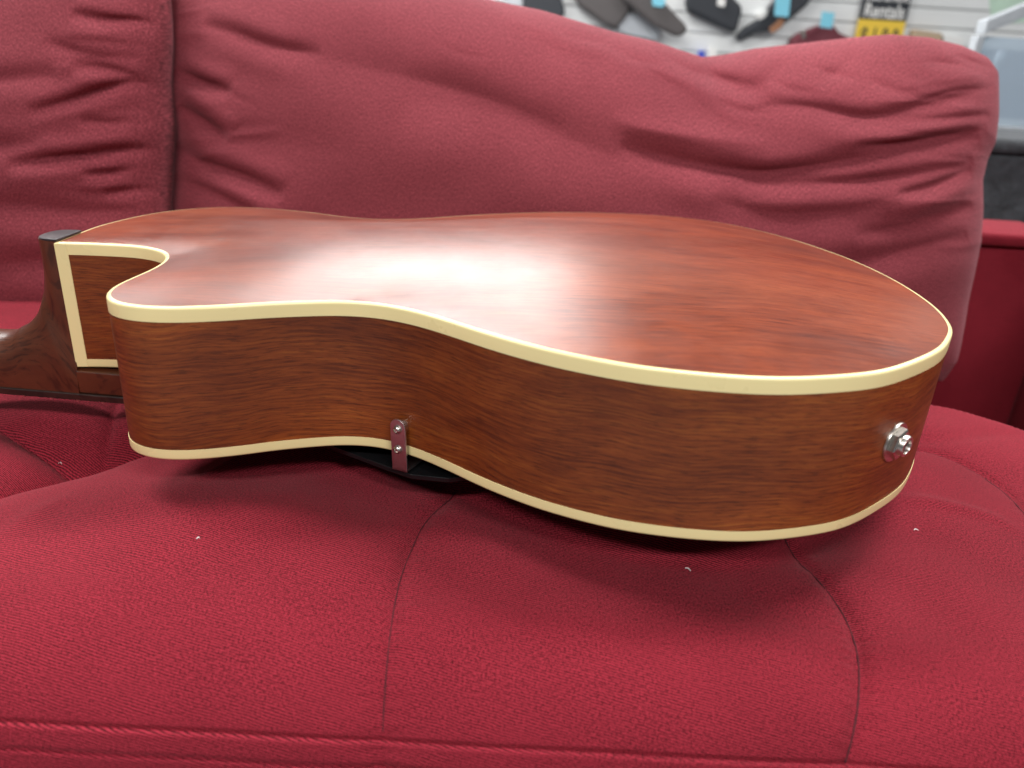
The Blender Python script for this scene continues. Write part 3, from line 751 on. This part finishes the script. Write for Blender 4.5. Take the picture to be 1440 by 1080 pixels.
for px, lab in [([(916, -8), (936, -8), (935, 7), (930, 10), (918, 8)], 'cyan price tag on the slim grey-brown case'), ([(1091, -4), (1112, -4), (1109, 24), (1089, 22)], 'cyan price tag on the long slim black case'),
                ([(1156, 16), (1174, 18), (1170, 40), (1153, 38)], 'cyan price tag on the burgundy case')]:
    o = wall_poly('price_tag', px, .145, .003, M['tag'], None, .0005, origin=wp(*px[0], .145)); tag(o, lab, 'tag', 'cyan price tags')
for px, off, mt_, lab, nm, ct in [([(1066, 20), (1080, 13), (1078, 24), (1068, 28)], .002, 'paper', 'small white paper label beside the long slim black case', 'paper_label', 'label'),
      ([(1286, 41), (1325, 47), (1322, 75), (1282, 75)], .002, 'tan', 'tan cardboard box beside the rentals sign', 'cardboard_box', 'box'),
      ([(1328, 50), (1355, 54), (1352, 85), (1326, 85)], .002, 'paper', 'white cardboard box between the tan box and the display case', 'cardboard_box', 'box'),
      ([(984, 72), (991, 71), (992, 84), (984, 84)], .002, 'sc', 'small blue packet on the slat wall over the cushion dip', 'packet', 'packet'),
      ([(996, 66), (1008, 68), (1008, 84), (996, 84)], .002, 'paper', 'small white packet next to the blue one over the cushion dip', 'packet', 'packet')]:
    if mt_ == 'sc': M['sc'] = plain('blue_card', (.05, .09, .55), .5)
    o = wall_poly(nm, px, off, .06, M[mt_], None, .002, origin=wp(*px[0], off)); tag(o, lab, ct)
# a clear bag with steel fittings between the cases
o = bag('clear_bag', 'clear plastic bag of metal clips hanging under the grey-brown cases', 'bag', [(866, 24), (880, 18), (912, 22), (930, 40), (925, 56), (890, 50), (872, 44)], M['alu'], .002, .03, 0, bev=.004)
# poster at the upper right
po = wall_poly('poster', [(1388, -40), (1450, -45), (1450, 30), (1395, 34)], .002, .004, plain('pale_green_poster', (.55, .74, .60), .6, noise=.35, scale=7), None, .0005, origin=wp(1388, 30, .002)); tag(po, 'pale green poster on the wall above the display case', 'poster')
# sign
s00, s10 = wp(1206, 47, .03), wp(1272, 60, .03)
sign = empty('rental_sign', tuple(wp(1243, 40, .03)), 'black sign reading Instrument Rentals with a yellow price band', 'sign')
ul, ur, ll_, lr_ = wp(1212, -55, .03), wp(1283, -45, .03), wp(1208, 24, .03), wp(1273, 33, .03)
th_ = math.atan2(ur[2]-ul[2], ur[0]-ul[0])
ex = np.array([1., 0, 0]); ez = np.array([0, 0, 1.])
W_ = (lr_-ll_)[0]; cx = (ll_[0]+lr_[0])/2; zmid = (ll_[2]+lr_[2])/2
box('panel', (cx-W_/2, WY-.034, zmid), (cx+W_/2, WY-.028, zmid+.26*WK), M['signblack'], sign)
box('price_band', (cx-W_/2, WY-.034, zmid-.13*WK), (cx+W_/2, WY-.028, zmid-.0005), M['signyellow'], sign)
box('bracket', (cx-.01, WY-.0275, zmid+.05), (cx+.01, WY+.001, zmid+.08), M['alu'], sign)
def text(body, size, x, z, mat, wide):
    cu = bpy.data.curves.new('lettering', 'FONT'); cu.body = body; cu.size = size; cu.extrude = .0006; cu.offset = size*.018; cu.align_x = 'CENTER'
    t = bpy.data.objects.new('lettering_tmp', cu); COL.objects.link(t); bpy.context.view_layer.update()
    me = bpy.data.meshes.new_from_object(t.evaluated_get(bpy.context.evaluated_depsgraph_get())); COL.objects.unlink(t); bpy.data.objects.remove(t)
    c = np.array([v.co[:] for v in me.vertices]); sx = wide/np.ptp(c[:, 0]); base = np.array(sign.location)
    for v, q in zip(me.vertices, c):
        v.co = Vector((x+q[0]*sx-base[0], WY-.0352-q[2]-base[1], z+q[1]-base[2]))
    me.materials.clear(); me.materials.append(mat)
    o = bpy.data.objects.new('lettering', me); COL.objects.link(o); o.parent = sign; return o
text('Rentals', .062*WK, cx, zmid+.008*WK, M['paper'], W_*.84)
text('Instrument', .052*WK, cx, zmid+.062*WK, M['paper'], W_*.9)
text('$ 1 0 0', .075*WK, cx, zmid-.078*WK, M['signblack'], W_*.8)
